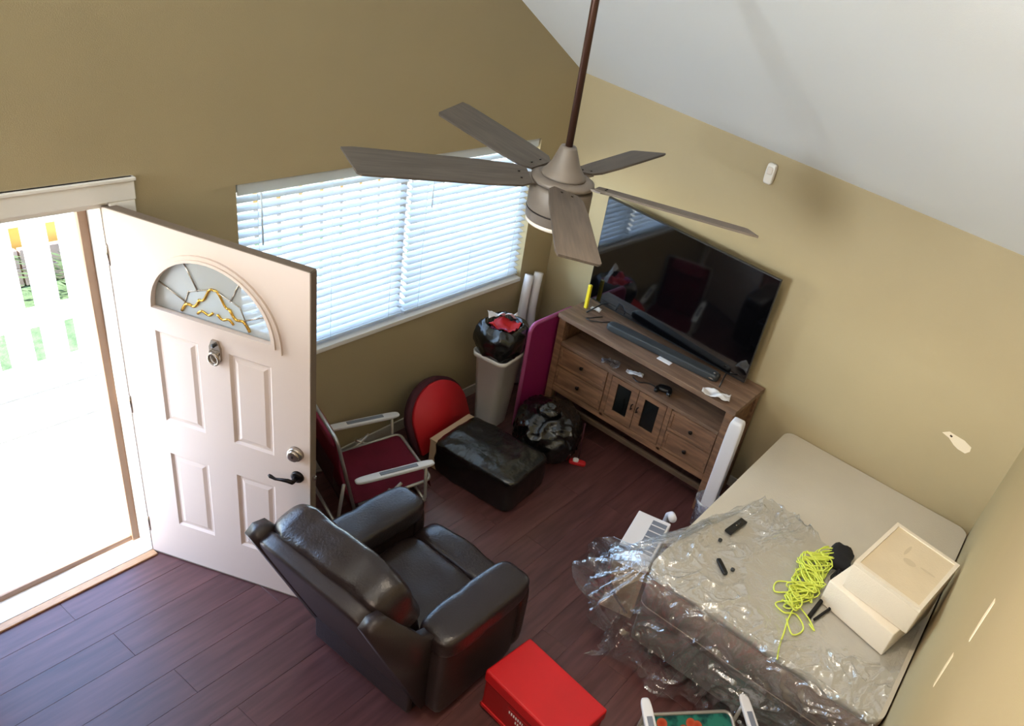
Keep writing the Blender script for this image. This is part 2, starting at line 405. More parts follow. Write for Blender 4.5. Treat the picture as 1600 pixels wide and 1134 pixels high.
# spackle marks on the walls
def smear(name, pts, ax, val, m, parent, th=.002):
    o = prism(name, pts, val, val+th, m, axis=ax); o.parent = parent; o.matrix_parent_inverse = Matrix.Identity(4)
    o.location = -Vector(parent.location); return o
smear('spackle_patch', [(-3.248, 1.258), (-3.285, 1.287), (-3.33, 1.282), (-3.39, 1.278), (-3.445, 1.256), (-3.450, 1.225), (-3.43, 1.198), (-3.38, 1.202), (-3.345, 1.215), (-3.30, 1.245)], 'X', XR-.002, M_spack, wr)
smear('nail_hole', [(-3.300, 1.272), (-3.316, 1.268), (-3.314, 1.256), (-3.298, 1.260)], 'X', XR-.003, M_wooddk, wr, .001)
def streak(x0, z0, x1, z1, w=.022):
    d = Vector((x1-x0, z1-z0)); n_ = Vector((-d.y, d.x)).normalized()*w
    return [(x0-n_.x, z0-n_.y), (x0+n_.x*.6, z0+n_.y*.6), ((x0+x1)/2+n_.x, (z0+z1)/2+n_.y), (x1+n_.x*.5, z1+n_.y*.5), (x1-n_.x*.6, z1-n_.y*.6)]
smear('spackle_patch', streak(.745, 2.06, .70, 1.90), 'Y', YB, M_spack, wb)
smear('spackle_patch', streak(.81, 1.72, .765, 1.585), 'Y', YB, M_spack, wb)

# ------------------------------------------------------------------ window (frame, panes, sill) and blinds
w1 = root('window_1', '', '', ((WX0+WX1)/2, .1, WZ0)); del w1['label']; del w1['category']; struct(w1)
def wbox(name, lo, hi, m, parent=w1, **k):
    o = box(name, lo, hi, m, parent, **k); o.location -= w1.location; return o
wbox('window_frame', (WX0, .085, WZ0), (WX0+.04, .135, WZ1), M_white)
wbox('window_frame', (WX1-.04, .085, WZ0), (WX1, .135, WZ1), M_white)
wbox('window_frame', (WX0+.04, .085, WZ1-.04), (WX1-.04, .135, WZ1), M_white)
wbox('window_frame', (WX0+.04, .085, WZ0), (WX1-.04, .135, WZ0+.04), M_white)
wbox('window_stile', (1.68, .08, WZ0+.04), (1.73, .13, WZ1-.04), M_white)
wbox('window_pane', (WX0+.04, .108, WZ0+.04), (1.68, .111, WZ1-.04), M_pane)
wbox('window_pane', (1.73, .108, WZ0+.04), (WX1-.04, .111, WZ1-.04), M_pane)
wbox('window_sill', (WX0, -.012, WZ0-.028), (WX1, .085, WZ0+.004), M_white, bev=.004)

def blind(x0, x1, label, wand_x, tilt, zoff=0):
    xc = (x0+x1)/2; yc = .045; b = root('window_blind', label, 'blind', (xc, yc, WZ0+.02), 0, None)
    w = x1-x0; H = WZ1-WZ0-.02
    bm = bmesh.new(); add_box(bm, (0, 0, 0), (w, .045, .04), None, .003); bm_obj('headrail', bm, M_slat, b).location = (0, 0, H-.03-zoff)
    bm = bmesh.new(); add_box(bm, (0, 0, 0), (w, .008, .06), None, .003); bm_obj('valance', bm, M_slat, b).location = (0, -.033, H-.032-zoff)
    # slightly crowned slat
    me = bpy.data.meshes.new('slat'); vs = []; fs = []
    N = 6
    for i in range(N+1):
        t = i/N*2-1; yy = t*.025; zz = .0025*(1-t*t)
        vs += [(-w/2, yy, zz), (w/2, yy, zz), (-w/2, yy, zz-.0022), (w/2, yy, zz-.0022)]
    for i in range(N):
        a = i*4; fs += [(a, a+1, a+5, a+4), (a+2, a+6, a+7, a+3), (a, a+4, a+6, a+2), (a+1, a+3, a+7, a+5)]
    fs += [(0, 2, 3, 1), (N*4, N*4+1, N*4+3, N*4+2)]
    me.from_pydata(vs, [], fs); me.materials.append(M_slat)
    n = 21; z_top = H-.10-zoff; z_bot = .035
    for i in range(n):
        o = bpy.data.objects.new('slat', me); COL.objects.link(o); o.parent = b
        o.location = (random.uniform(-.0015, .0015), 0, z_top-(z_top-z_bot)*i/(n-1)); o.rotation_euler = (math.radians(tilt+random.uniform(-1.5, 1.5)), 0, 0)
    bm = bmesh.new(); add_box(bm, (0, 0, .01), (w, .05, .014), None, .003); bm_obj('bottom_rail', bm, M_slat, b)
    for f in (.1, .5, .9):
        for yy in (-.027, .027):
            tube('ladder_cord', [(w*(f-.5), yy, .01), (w*(f-.5), yy, H-.03-zoff)], .0012, M_slat, b, 5)
    tube('tilt_wand', [(wand_x-xc, -.042, H-.06-zoff), (wand_x-xc, -.044, H-.34-zoff)], .0045, M_slat, b, 6)
    return b
blind(WX0+.012, 1.695, 'white slatted blind in the left half of the window, nearest the open door', .725, 9)
blind(1.722, WX1-.012, 'white slatted blind in the right half of the window, towards the room corner', 1.865, 12, .0)

# ------------------------------------------------------------------ front door: jamb, casing, threshold, slab
d1 = root('door_1', '', '', (0, 0, 0)); del d1['label']; del d1['category']; struct(d1)
box('jamb', (DX1-.035, .0, 0), (DX1, .14, DZ), M_white, d1)
box('jamb', (DX0, .0, 0), (DX0+.02, .14, DZ), M_white, d1)
box('head_jamb', (DX0+.02, .0, DZ-.02), (DX1-.035, .14, DZ), M_white, d1)
def casing(name, lo, hi):
    o = box(name, lo, hi, M_white, d1, bev=.004)
casing('casing', (DX1-.005, -.018, 0), (.134, 0, 2.05))
casing('casing', (-1.03, -.018, 0), (DX0+.005, 0, 2.05))
casing('head_casing', (-1.05, -.02, 2.05), (.138, 0, 2.15))
box('head_casing_bead', (-1.055, -.028, 2.135), (.143, 0, 2.15), M_white, d1, bev=.003)
box('threshold', (DX0+.02, .0, -.02), (DX1-.035, .15, .015), M_white, d1, bev=.003)
box('wood_strip', (DX0, -.045, 0), (DX1-.03, .0, .012), M_sillwood, d1, bev=.004)
# storm frame of the outer doorway
box('storm_frame', (-.036, .115, .0), (0.0, .15, DZ-.02), M_bronze, d1, bev=.003)
box('storm_frame', (DX0+.02, .115, .0), (DX0+.05, .15, DZ-.02), M_bronze, d1, bev=.003)
box('storm_sill', (DX0+.05, .125, .015), (-.036, .155, .05), M_bronze, d1, bev=.003)

ANG = math.radians(-68.25)
DR = bpy.data.objects.new('door_2', None); COL.objects.link(DR); DR.location = (0.004, -.004, .012); DR.rotation_euler = (0, 0, ANG); struct(DR)
# door-local: x along the slab from the hinge, y = thickness (0 = face towards the camera ... +.044), z up
DW, DH, DT = .925, 2.02, .044
hm = [(.18+.585*.5+ .2925*math.cos(a), 1.605+.315*math.sin(a)) for a in [PI*i/24 for i in range(25)]]
panels = [(.18, .385, .97, 1.485), (.535, .74, .97, 1.485), (.18, .385, .27, .765), (.535, .74, .27, .765)]
slab = prism('slab', [(0, 0), (DW, 0), (DW, DH), (0, DH)], 0, DT, M_door, DR, axis='Y',
             holes=[hm]+[[(a, c), (b, c), (b, d), (a, d)] for a, b, c, d in panels])
for a, b, c, d in panels:
    bm = bmesh.new()
    rings = []
    for ins, yy in ((0, 0.0005), (.012, .010), (.022, .010), (.040, .003)):
        rings.append([bm.verts.new(p) for p in ((a+ins, yy, c+ins), (b-ins, yy, c+ins), (b-ins, yy, d-ins), (a+ins, yy, d-ins))])
    for A_, B_ in zip(rings, rings[1:]):
        for k in range(4): bm.faces.new((A_[k], A_[(k+1) % 4], B_[(k+1) % 4], B_[k]))
    bm.faces.new(rings[-1])
    bk = [bm.verts.new((v.co.x, DT-.004, v.co.z)) for v in rings[0]]
    for k in range(4): bm.faces.new((rings[0][k], bk[k], bk[(k+1) % 4], rings[0][(k+1) % 4]))
    bm.faces.new(bk)
    bm_obj('panel', bm, M_door, DR)
box('top_edge', (0, .002, DH), (DW, DT, DH+.004), M_doore, DR)
box('latch_edge', (DW, .002, 0), (DW+.004, DT, DH), M_doore, DR)
box('bottom_sweep', (.0, -.002, -.006), (DW, DT, 0), M_doore, DR)
# half-moon light
cx = .18+.2925; cz = 1.605
outer = [(cx+.325*math.cos(a), cz-.02+.355*math.sin(a)) for a in [PI*i/24 for i in range(25)]]
inner = [(cx+.282*math.cos(a), cz+.012+.293*math.sin(a)) for a in [PI*i/24 for i in range(25)]]
outer = [(cx-.325, cz-.032)]+outer[::-1]+[(cx+.325, cz-.032)]
outer = outer[::-1]
for y0, y1 in ((-.012, .004), (DT-.004, DT+.012)):
    prism('glass_moulding', outer, y0, y1, M_door, DR, 'Y', holes=[inner])
bead_o = [(cx+.300*math.cos(a), cz+.0+.318*math.sin(a)) for a in [PI*i/24 for i in range(25)]]
prism('glass_moulding', [(cx-.300, cz-.006)]+bead_o[::-1]+[(cx+.300, cz-.006)], -.020, -.012, M_door, DR, 'Y', holes=[inner])
gl = prism('glass', [(cx+.29*math.cos(a), cz+.003+.31*math.sin(a)) for a in [PI*i/24 for i in range(25)]], .019, .023, M_lite, DR, 'Y')
def came(pts, r=.0035, m=M_nickel, name='came'):
    return tube(name, [(cx+p[0], .015, cz+.01+p[1]) for p in pts], r, m, gl, 6)
for a, r0 in ((25, .15), (62, .16), (118, .16), (155, .15)):
    ra = math.radians(a); came([(r0*math.cos(ra), r0*math.sin(ra)*.95), (.285*math.cos(ra), .295*math.sin(ra))])
def wave(x0, z0, x1, z1, amp, n=12):
    return [(x0+(x1-x0)*i/n, z0+(z1-z0)*i/n+amp*math.sin(2*PI*i/n)) for i in range(n+1)]
for s in (-1, 1):
    came([(s*x, z) for x, z in wave(.16, .01, .07, .095, .018)], .007, M_brass, 'brass_scroll')
    came([(s*x, z) for x, z in wave(.07, .095, .0, .165, -.014)], .006, M_brass, 'brass_scroll')
    came([(s*x, z) for x, z in wave(.085, .02, .01, .05, .012)], .006, M_brass, 'brass_scroll')
    came([(s*.16, .01), (s*.12, .12), (0, .17)], .003)
prism('frosted_centre', [(cx-.16, cz+.012), (cx+.16, cz+.012), (cx+.115, cz+.125), (cx, cz+.18), (cx-.115, cz+.125)], .0165, .0185, M_frost, gl, 'Y')
# knocker with viewer
kn = prism('door_knocker', [(.448, 1.50), (.462, 1.538), (.488, 1.538), (.502, 1.50), (.502, 1.435), (.475, 1.405), (.448, 1.435)], -.012, 0, M_nickel, DR, 'Y')
tube('knocker_ring', [(.475+.024*math.cos(a), -.022, 1.445+.03*math.sin(a)) for a in [2*PI*i/20 for i in range(20)]], .006, M_nickel, kn, 8, True)
lathe('door_viewer', [(.009, 0), (.009, .012), (.006, .014)], M_blackpl, kn, 16, (.475, -.024, 1.515), 'Y')
box('hinge_plate', (.452, -.022, 1.468), (.498, -.01, 1.482), M_nickel, kn, .002)
# keyed deadbolt and lever
db = lathe('deadbolt', [(.034, -.022), (.038, -.018), (.040, 0)], M_nickel, DR, 30, (.855, 0, 1.03), 'Y')
lathe('deadbolt_ring', [(.024, -.016), (.029, -.014), (.030, 0)], M_nickel, db, 26, (0, -.020, 0), 'Y')
box('keyhole', (-.002, -.0385, -.008), (.002, -.036, .008), M_blackpl, db)
cushion('deadbolt_button', (-.006, -.024, .014), (.026, .018, .018), M_nickel, db, 3, 4)
lv = lathe('lever_rosette', [(.026, -.016), (.031, -.012), (.033, 0)], M_dark, DR, 26, (.862, 0, .885), 'Y')
tube('lever_neck', [(0, -.014, 0), (0, -.052, 0)], [.013, .011], M_dark, lv, 12)
tube('lever', [(.008, -.052, .002), (-.02, -.054, .006), (-.055, -.054, -.001), (-.085, -.052, -.010), (-.112, -.05, -.005), (-.122, -.048, 0)], [.010, .011, .008, .007, .010, .006], M_dark, lv, 12)
box('latch_bolt', (DW+.004, .014, .878), (DW+.016, .03, .896), M_nickel, DR)
for hz in (.2, 1.0, 1.8):
    tube('door_hinge', [(-.002, .0, hz-.05), (-.002, .0, hz+.05)], .006, M_nickel, DR, 8)
#PART2
# ------------------------------------------------------------------ outside: porch, yard
porch = struct(box('porch', (-4, .14, -.35), (9, 2.12, -.13), mat('joint_soil', (70, 62, 56), .95)))
def pslab(x0, x1, y0, y1):
    o = box('concrete_slab', (x0, y0, -.13), (x1, y1, -.10), M_conc, porch, bev=.004); o.location -= porch.location
for x0, x1 in ((-4, -1.2), (-1.19, 1.6), (1.61, 4.4), (4.41, 9)):
    pslab(x0, x1, .14, 1.436); pslab(x0, x1, 1.462, 1.814); pslab(x0, x1, 1.844, 2.12)
struct(box('lawn', (-8, 2.12, -.5), (16, 14, -.33), M_grass))
rl = root('porch_railing', 'white wooden railing of square balusters along the porch edge outside the door', 'railing', (2, 2.0, -.1))
me = bpy.data.meshes.new('baluster'); bm = bmesh.new(); add_box(bm, (0, 0, 0), (.13, .05, 1.12), None, .004); bm.to_mesh(me); bm.free(); me.materials.append(M_white)
for i in range(46):
    o = bpy.data.objects.new('baluster', me); COL.objects.link(o); o.parent = rl; o.location = (-3.6+.20*i+.115, 0, .56)
box('rail', (-4, .028, .36), (5.2, .06, .50), M_white, rl, .004)
box('rail', (-4, .028, .02), (5.2, .06, .08), M_white, rl, .004)
box('handrail', (-4, -.05, 1.12), (5.2, .05, 1.16), M_white, rl, .004)
gb = root('garden_edging', 'low weathered brown board edging at the far side of the lawn', 'edging', (3, 3.6, -.33))
for k in range(2):
    for j in range(3):
        box('board', (-6+j*4.0, -.02+.004*k, .01+k*.165), (-6+j*4.0+3.985, .03+.004*k, .17+k*.165), M_plank, gb, .004)
tag(box('garden_wall', (-6, 3.75, -.33), (12, 3.95, .85), M_orange, bev=.01), 'ochre painted wall beyond the lawn, seen above the brown boards', 'wall')
# shrub at the foot of the edging
sb = root('shrub', 'small bright green shrub in front of the brown boards outside', 'shrub', (1.5, 3.3, -.33))
bm = bmesh.new(); rnd = random.Random(3)
for i in range(420):
    a = rnd.uniform(0, 2*PI); h = rnd.uniform(.05, .42); r = rnd.uniform(.05, .45)
    c = Vector((r*math.cos(a)*1.6, r*math.sin(a)*.45, h)); d = Vector((math.cos(a), math.sin(a)*.6, rnd.uniform(0, .8))).normalized()*.05
    s_ = d.cross(Vector((0, 0, 1))).normalized()*.018
    v = [bm.verts.new(c-d), bm.verts.new(c+s_), bm.verts.new(c+d), bm.verts.new(c-s_)]; bm.faces.new(v)
lo = bm_obj('foliage', bm, M_leaf, sb); lo['kind'] = 'stuff'
for k in range(4):
    a = k*1.7; tube('stem', [(0, 0, 0), (math.cos(a)*.15, math.sin(a)*.06, .2), (math.cos(a)*.3, math.sin(a)*.1, .36)], .008, M_plank, sb, 6)
mt = root('doormat', 'pale doormat with a row of beige oval spots outside the doorway', 'doormat', (-.36, .46, -.10))
box('mat_base', (-.42, -.2, 0), (.42, .2, .012), M_paper, mt, .004)
for k in range(5):
    lathe('oval_spot', [(.040, 0), (.040, .003), (.035, .005)], M_card, mt, 20, (-.30+k*.148, -.03, .012))

# ------------------------------------------------------------------ ceiling fan
fan = root('ceiling_fan', 'ceiling fan with five grey-brown wooden blades hanging on a long dark rod', 'ceiling fan', (.775, -1.715, 2.72), math.radians(0))
zt = zc(.775)-2.72
tube('downrod', [(0, 0, .10), (0, 0, zt-.05)], .0135, M_rod, fan, 14)
lathe('ceiling_canopy', [(.02, zt-.12), (.06, zt-.10), (.075, zt-.02), (.075, zt+.06)], M_fanhub, fan, 28)
lathe('motor_cover', [(.019, .112), (.028, .112), (.032, .104), (.052, .05), (.070, .022), (.082, .008), (.084, .0)], M_fanhub, fan, 36)
lathe('blade_ring', [(.06, -.002), (.098, -.002), (.118, -.010), (.120, -.020), (.112, -.028), (.09, -.028)], M_fanhub, fan, 36)
hs = lathe('lower_housing', [(.09, -.028), (.112, -.034), (.118, -.045), (.118, -.165), (.116, -.17)], M_fanhub, fan, 40)
lathe('housing_band', [(.1185, -.128), (.120, -.130), (.1185, -.134)], M_dark, hs, 40)
lathe('opal_lens', [(.116, -.17), (.114, -.185), (.09, -.196), (.04, -.20), (.001, -.2005)], M_opal, fan, 40)
tips = [(147.7, .755), (78.0, .765), (4.7, .695), (-64.5, .745), (-137, .70)]
for ang, R in tips:
    bm = bmesh.new()
    out = [(.13, -.044), (.17, -.066), (.30, -.074), (R-.03, -.077), (R+.005, -.070), (R-.030, .066), (R-.045, .077), (.30, .072), (.17, .064), (.13, .044)]
    prism_bm(bm, out, -.004, .004)
    b_ = bm_obj('blade', bm, M_fan, fan)
    b_.rotation_euler = Matrix.Rotation(math.radians(ang), 3, 'Z').to_euler(); b_.location = (0, 0, -.012)
    b_.rotation_euler = (Matrix.Rotation(math.radians(ang), 3, 'Z') @ Matrix.Rotation(math.radians(-13), 3, 'X')).to_euler()
    bm = bmesh.new(); prism_bm(bm, [(.085, -.030), (.15, -.040), (.185, -.020), (.185, .020), (.15, .040), (.085, .030)], -.011, -.004)
    br = bm_obj('blade_bracket', bm, M_fanhub, b_)
    for yy in (-.02, .02):
        lathe('screw', [(.005, 0), (.004, .003)], M_dark, b_, 8, (.165, yy, .004))

# ------------------------------------------------------------------ TV stand (front faces -x)
ST = root('tv_stand', 'rustic brown wooden media console with drawers and two small glass doors', 'tv stand', (2.93, -1.285, 0))
def sbx(name, lo, hi, m, par=ST, bev=.003):
    o = box(name, lo, hi, m, par, bev=bev); o.location -= Vector(ST.location) if par is ST else Vector((0, 0, 0)); return o
sx0, sx1, sy0, sy1 = 2.70, 3.16, -2.045, -.525
for k in range(3):
    a = sx0+(sx1-sx0)*k/3; b = sx0+(sx1-sx0)*(k+1)/3
    sbx('top_board', (a+.0008, sy0-.012, .892), (b-.0008, sy1+.012, .932), M_woodtop)
for ya in (sy0, sy1-.06):
    for xa in (sx0+.008, sx1-.07):
        sbx('leg', (xa, ya, 0), (xa+.06, ya+.06, .892), M_wood, bev=.004)
for ya in (sy0+.015, sy1-.035):
    sbx('side_panel', (sx0+.068, ya, .27), (sx1-.07, ya+.02, .892), M_wood)
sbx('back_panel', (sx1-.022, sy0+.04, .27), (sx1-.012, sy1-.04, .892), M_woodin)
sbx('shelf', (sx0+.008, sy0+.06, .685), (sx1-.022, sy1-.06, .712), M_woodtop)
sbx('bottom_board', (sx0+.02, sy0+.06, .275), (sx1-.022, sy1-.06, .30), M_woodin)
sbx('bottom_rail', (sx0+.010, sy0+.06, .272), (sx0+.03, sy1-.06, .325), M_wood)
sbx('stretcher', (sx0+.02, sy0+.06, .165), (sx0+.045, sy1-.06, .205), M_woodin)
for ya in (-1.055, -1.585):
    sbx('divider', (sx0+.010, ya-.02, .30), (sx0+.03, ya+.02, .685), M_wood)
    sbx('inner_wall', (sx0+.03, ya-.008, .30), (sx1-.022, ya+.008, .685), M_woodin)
def drawer(y0, y1, z0, z1):
    d = sbx('drawer', (sx0+.012, y0, z0), (sx0+.034, y1, z1), M_wood)
    w, h = y1-y0, z1-z0
    for nm, lo, hi in (('drawer_frame', (-.017, -w/2, h/2-.022), (-.009, w/2, h/2)), ('drawer_frame', (-.017, -w/2, -h/2), (-.009, w/2, -h/2+.022)),
                       ('drawer_frame', (-.017, -w/2, -h/2+.022), (-.009, -w/2+.022, h/2-.022)), ('drawer_frame', (-.017, w/2-.022, -h/2+.022), (-.009, w/2, h/2-.022))):
        box(nm, lo, hi, M_wood, d, .002)
    lathe('knob', [(.007, -.006), (.007, -.016), (.014, -.020), (.016, -.027), (.009, -.033)], M_dark, d, 18, (-.005, 0, 0), 'X')
for y0, y1 in ((-1.03, -.59), (-1.98, -1.61)):
    drawer(y0, y1, .335, .502); drawer(y0, y1, .512, .678)
for y0, y1, hs_ in ((-1.318, -1.08, -1), (-1.562, -1.324, 1)):
    d = prism('glass_door', [(y0, .335), (y1, .335), (y1, .678), (y0, .678)], sx0+.008, sx0+.030, M_wood, ST, 'X',
              holes=[[(y0+.058, .40), (y1-.058, .40), (y1-.058, .64), (y0+.058, .64)]]); d.location = -Vector(ST.location)
    box('door_glass', (sx0+.016, y0+.05, .395), (sx0+.020, y1-.05, .645), M_glassdk, d)
    ky = y0+.022 if hs_ < 0 else y1-.022
    tube('door_pull', [(sx0+.008, ky, .545), (sx0-.014, ky, .545), (sx0-.016, ky, .51), (sx0+.008, ky, .505)], .005, M_dark, d, 8)

# television
TV = root('television', 'large flat black television standing on the wooden console', 'television', (3.02, -1.235, .934), -.013)
tw, th = 1.42, .81
T_ = Matrix.Rotation(.004, 3, 'Y')
bm = bmesh.new(); add_box(bm, (0, 0, th/2+.045), (.028, tw, th), None, .005); bmesh.ops.rotate(bm, verts=bm.verts, matrix=T_, cent=(0, 0, 0)); bm_obj('body', bm, M_blackpl, TV)
bm = bmesh.new(); add_box(bm, (-.0148, 0, th/2+.048), (.0016, tw-.012, th-.022), None); bmesh.ops.rotate(bm, verts=bm.verts, matrix=T_, cent=(0, 0, 0)); bm_obj('screen', bm, M_tv, TV)
bm = bmesh.new(); add_box(bm, (.035, 0, .26), (.045, tw*.55, .32), None, .01); bmesh.ops.rotate(bm, verts=bm.verts, matrix=T_, cent=(0, 0, 0)); bm_obj('rear_housing', bm, M_blackpl, TV)
for s in (-1, 1):
    yy = s*.56
    for e in (-.15, .085):
        tube('foot', [(0, yy, .055), (e, yy+s*.035, .006)], .0055, M_blackpl, TV, 8)
sbar = root('soundbar', 'long dark grey soundbar on the console in front of the television', 'soundbar', (2.885, -1.325, .933), math.radians(5.0))
bm = bmesh.new(); sq_bm(bm, (.085, .92, .055), 9, 6, (0, 0, .0275)); bm_obj('soundbar_body', bm, M_greypl, sbar, True)
box('badge', (-.044, -.43, .02), (-.042, -.40, .03), M_nickel, sbar)
lathe('volume_dial', [(.010, 0), (.009, .003)], M_nickel, sbar, 16, (0, -.42, .054))
# small things on the console
tag(box('yellow_stick', (2.925, -.60, .933), (2.95, -.572, 1.13), M_yel, bev=.006), 'short bright yellow plastic stick standing on the console left of the television', 'stick')
def sheet(name, c, s, rz, m, amp, sc, seed, parent=None, n=14, th=.0015):
    bm = bmesh.new(); bmesh.ops.create_grid(bm, x_segments=n, y_segments=n, size=.5)
    for v in bm.verts:
        x, y = v.co.x*s[0], v.co.y*s[1]
        v.co = Vector((x, y, amp*(.5+noise.noise(Vector((x*sc, y*sc, seed))))+abs(noise.noise(Vector((x*sc*2.3, y*sc*2.3, seed+4))))*amp*.6))
    r = bmesh.ops.solidify(bm, geom=bm.faces[:], thickness=th)
    o = bm_obj(name, bm, m, parent, True); o.location = c; o.rotation_euler = (0, 0, rz); return o
tag(box('paper_tag', (2.80, -1.445, .933), (2.845, -1.335, .937), M_paper, bev=.001), 'small white card lying on the console in front of the soundbar', 'card')
tag(sheet('crumpled_cloth', (2.745, -1.865, .934), (.10, .20), .35, M_paper, .03, 14, 2), 'crumpled greyish white cloth at the right front corner of the console top', 'cloth')
tag(sheet('tissue', (2.97, -.655, .934), (.05, .08), .2, M_paper, .02, 25, 5), 'tiny white tissue on the console by the left end of the television', 'tissue')
tag(sheet('plastic_wrapper', (2.76, -1.005, .713), (.10, .14), .5, M_film, .045, 16, 7), 'crumpled clear plastic wrapper on the console shelf above the left drawers', 'wrapper')
tag(sheet('paper_scrap', (2.80, -1.20, .722), (.07, .13), .4, M_paper, .02, 18, 9), 'white paper scrap on the console shelf above the glass doors', 'paper')
pad = root('game_controller', 'black gadget with cables on the open console shelf, right of the paper scrap', 'controller', (2.80, -1.43, .712), .3)
cushion('controller_body', (0, -.03, .022), (.07, .11, .04), M_blackpl, pad, 3, 6)
cushion('controller_grip', (-.03, -.075, .02), (.07, .035, .035), M_blackpl, pad, 3, 6)
cushion('controller_grip', (-.03, .02, .02), (.07, .035, .035), M_blackpl, pad, 3, 6)
tube('cable', round_path([(0, .02, .01), (.03, .10, .006), (-.02, .17, .006), (.03, .22, .006)], .04), .005, M_blackpl, pad, 6)
tag(tube('cable_loop', [(2.93, -.75, .94), (2.86, -.72, .94), (2.80, -.69, .94), (2.80, -.73, .94), (2.86, -.80, .94), (2.92, -.83, .94)], .004, M_blackpl, None, 6), 'thin black cable looped on the console top beside the soundbar', 'cable')
# sensor on the wall
se = root('motion_sensor', 'small white motion sensor mounted high on the right wall', 'sensor', (XR, -1.583, 2.345))
cushion('sensor_body', (-.024, 0, 0), (.045, .062, .135), M_white, se, 5, 6)
cushion('sensor_lens', (-.045, 0, .022), (.016, .040, .050), M_opal, se, 4, 5)
box('mounting_plate', (-.006, -.022, -.05), (0, .022, .05), M_white, se)

# ------------------------------------------------------------------ recliner facing +x
RC = root('recliner', 'dark brown leather recliner armchair in the middle of the floor', 'armchair', (.35, -1.42, 0))
RO = Vector(RC.location)
def rcush(name, c, size, m=M_leather, **k):
    return cushion(name, Vector(c)-RO, size, m, RC, **k)
TB = math.radians(22)
RB = Matrix.Rotation(-TB, 3, 'Y')          # leans the back towards -x
def bk(u, n_, y):                           # back coordinates: u up along the back, n_ forward of the rear face
    return Vector((.27, y, .05))+Vector((-math.sin(TB), 0, math.cos(TB)))*u+Vector((math.cos(TB), 0, math.sin(TB)))*n_
def folds(amp, s, seed=0):
    return lambda u, r: Vector((0, 0, 0))+u*(noise.noise(r*s+Vector((seed, 0, 0)))*amp)
box('base_frame', (-.12, -.34, .03), (.42, .34, .16), M_blackfab, RC, .01)
for sx in (-.08, .38):
    for sy in (-.30, .30): lathe('foot', [(.022, 0), (.025, .03)], M_blackfab, RC, 14, (sx, sy, 0))
for s, yc in ((1, -1.03), (-1, -1.80)):
    bm = bmesh.new(); sq_bm(bm, (.57, .19, .54), 9, 8, (.565-RO.x, yc-RO.y+s*.0, .31)); bm_obj('arm', bm, M_leather2, RC, True)
    def af(u, r, s=s):
        seam = math.exp(-((r.x+.03)/.012)**2)*-.006
        return Vector((0, 0, noise.noise(r*6)*.006))+u*seam
    rcush('arm_pad', (.585, yc+s*.0, .555), (.62, .235, .15), n=4.6, cuts=16, fn=af)
    rcush('arm_front', (.845, yc, .34), (.08, .215, .50), n=5.0, cuts=8)
rcush('seat_cushion', (.54, -1.415, .39), (.46, .54, .20), n=6, cuts=14, fn=folds(.012, 9, 3))
rcush('footrest', (.855, -1.415, .32), (.19, .56, .32), n=5.5, cuts=14, fn=folds(.01, 8, 5))
rcush('seat_front_roll', (.755, -1.415, .40), (.10, .53, .10), n=4, cuts=8)
# back shell, puffed cushions, side wings
rcush('back_shell', bk(.50, .045, -1.415), (.09, .70, 1.0), M_leather2, n=9, cuts=8, mtx=RB)
rcush('head_cushion', bk(.80, .165, -1.415), (.22, .72, .44), n=5.0, cuts=18, mtx=RB,
      fn=lambda u, r: u*(noise.noise(r*7)*.016-.016*(math.exp(-((abs(r.y)-.20)/.010)**2))))
rcush('lumbar_cushion', bk(.47, .17, -1.415), (.20, .56, .34), n=4, cuts=14, mtx=RB, fn=folds(.012, 8, 8))
for yc in (-1.055, -1.775):
    def P2(u, n_): p = bk(u, n_, 0); return (p.x-RO.x, p.z)
    bm = bmesh.new(); prism_bm(bm, [P2(.02, 0), P2(.98, .0), P2(1.0, .05), P2(.97, .10), P2(.55, .19), P2(.50, .24), P2(.10, .20)], yc-.035-RO.y, yc+.035-RO.y, 'Y')
    bmesh.ops.bevel(bm, geom=[e for e in bm.edges if len(e.link_faces) == 2 and e.calc_face_angle(0) > .5], offset=.022, segments=4, affect='EDGES')
    bm_obj('back_wing', bm, M_leather2, RC, True)
box('rear_skirt', (-.135, -.345, .035), (-.10, .345, .36), M_leather2, RC, .012, 3)

# ------------------------------------------------------------------ red case beside the recliner
TX = root('red_case', 'bright red rectangular case with white lettering on its side, beside the recliner', 'case', (.625, -2.272, 0), math.radians(-6))
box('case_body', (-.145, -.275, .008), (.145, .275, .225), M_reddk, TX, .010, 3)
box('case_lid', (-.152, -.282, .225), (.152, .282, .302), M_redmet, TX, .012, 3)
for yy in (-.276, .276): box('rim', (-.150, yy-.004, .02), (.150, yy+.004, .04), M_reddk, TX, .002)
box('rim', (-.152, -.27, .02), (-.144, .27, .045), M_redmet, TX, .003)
for sx in (-.12, .12):
    for sy in (-.24, .24): box('rubber_foot', (sx-.015, sy-.015, 0), (sx+.015, sy+.015, .008), M_blackpl, TX)
# the lettering is too blurred to read: two rows of short slanting white strokes
lt = box('nameplate', (-.1475, -.10, .125), (-.1445, .10, .195), M_reddk, TX)
rnd = random.Random(5)
for row_ in range(2):
    yy = .085-row_*.05
    for k in range(9 if row_ == 0 else 6):
        box('letter_stroke', (-.0025, yy-.004-rnd.uniform(0, .004), .008-row_*.034-.009), (-.0015, yy+.001, .008-row_*.034+.009), M_paper, lt); yy -= .0155

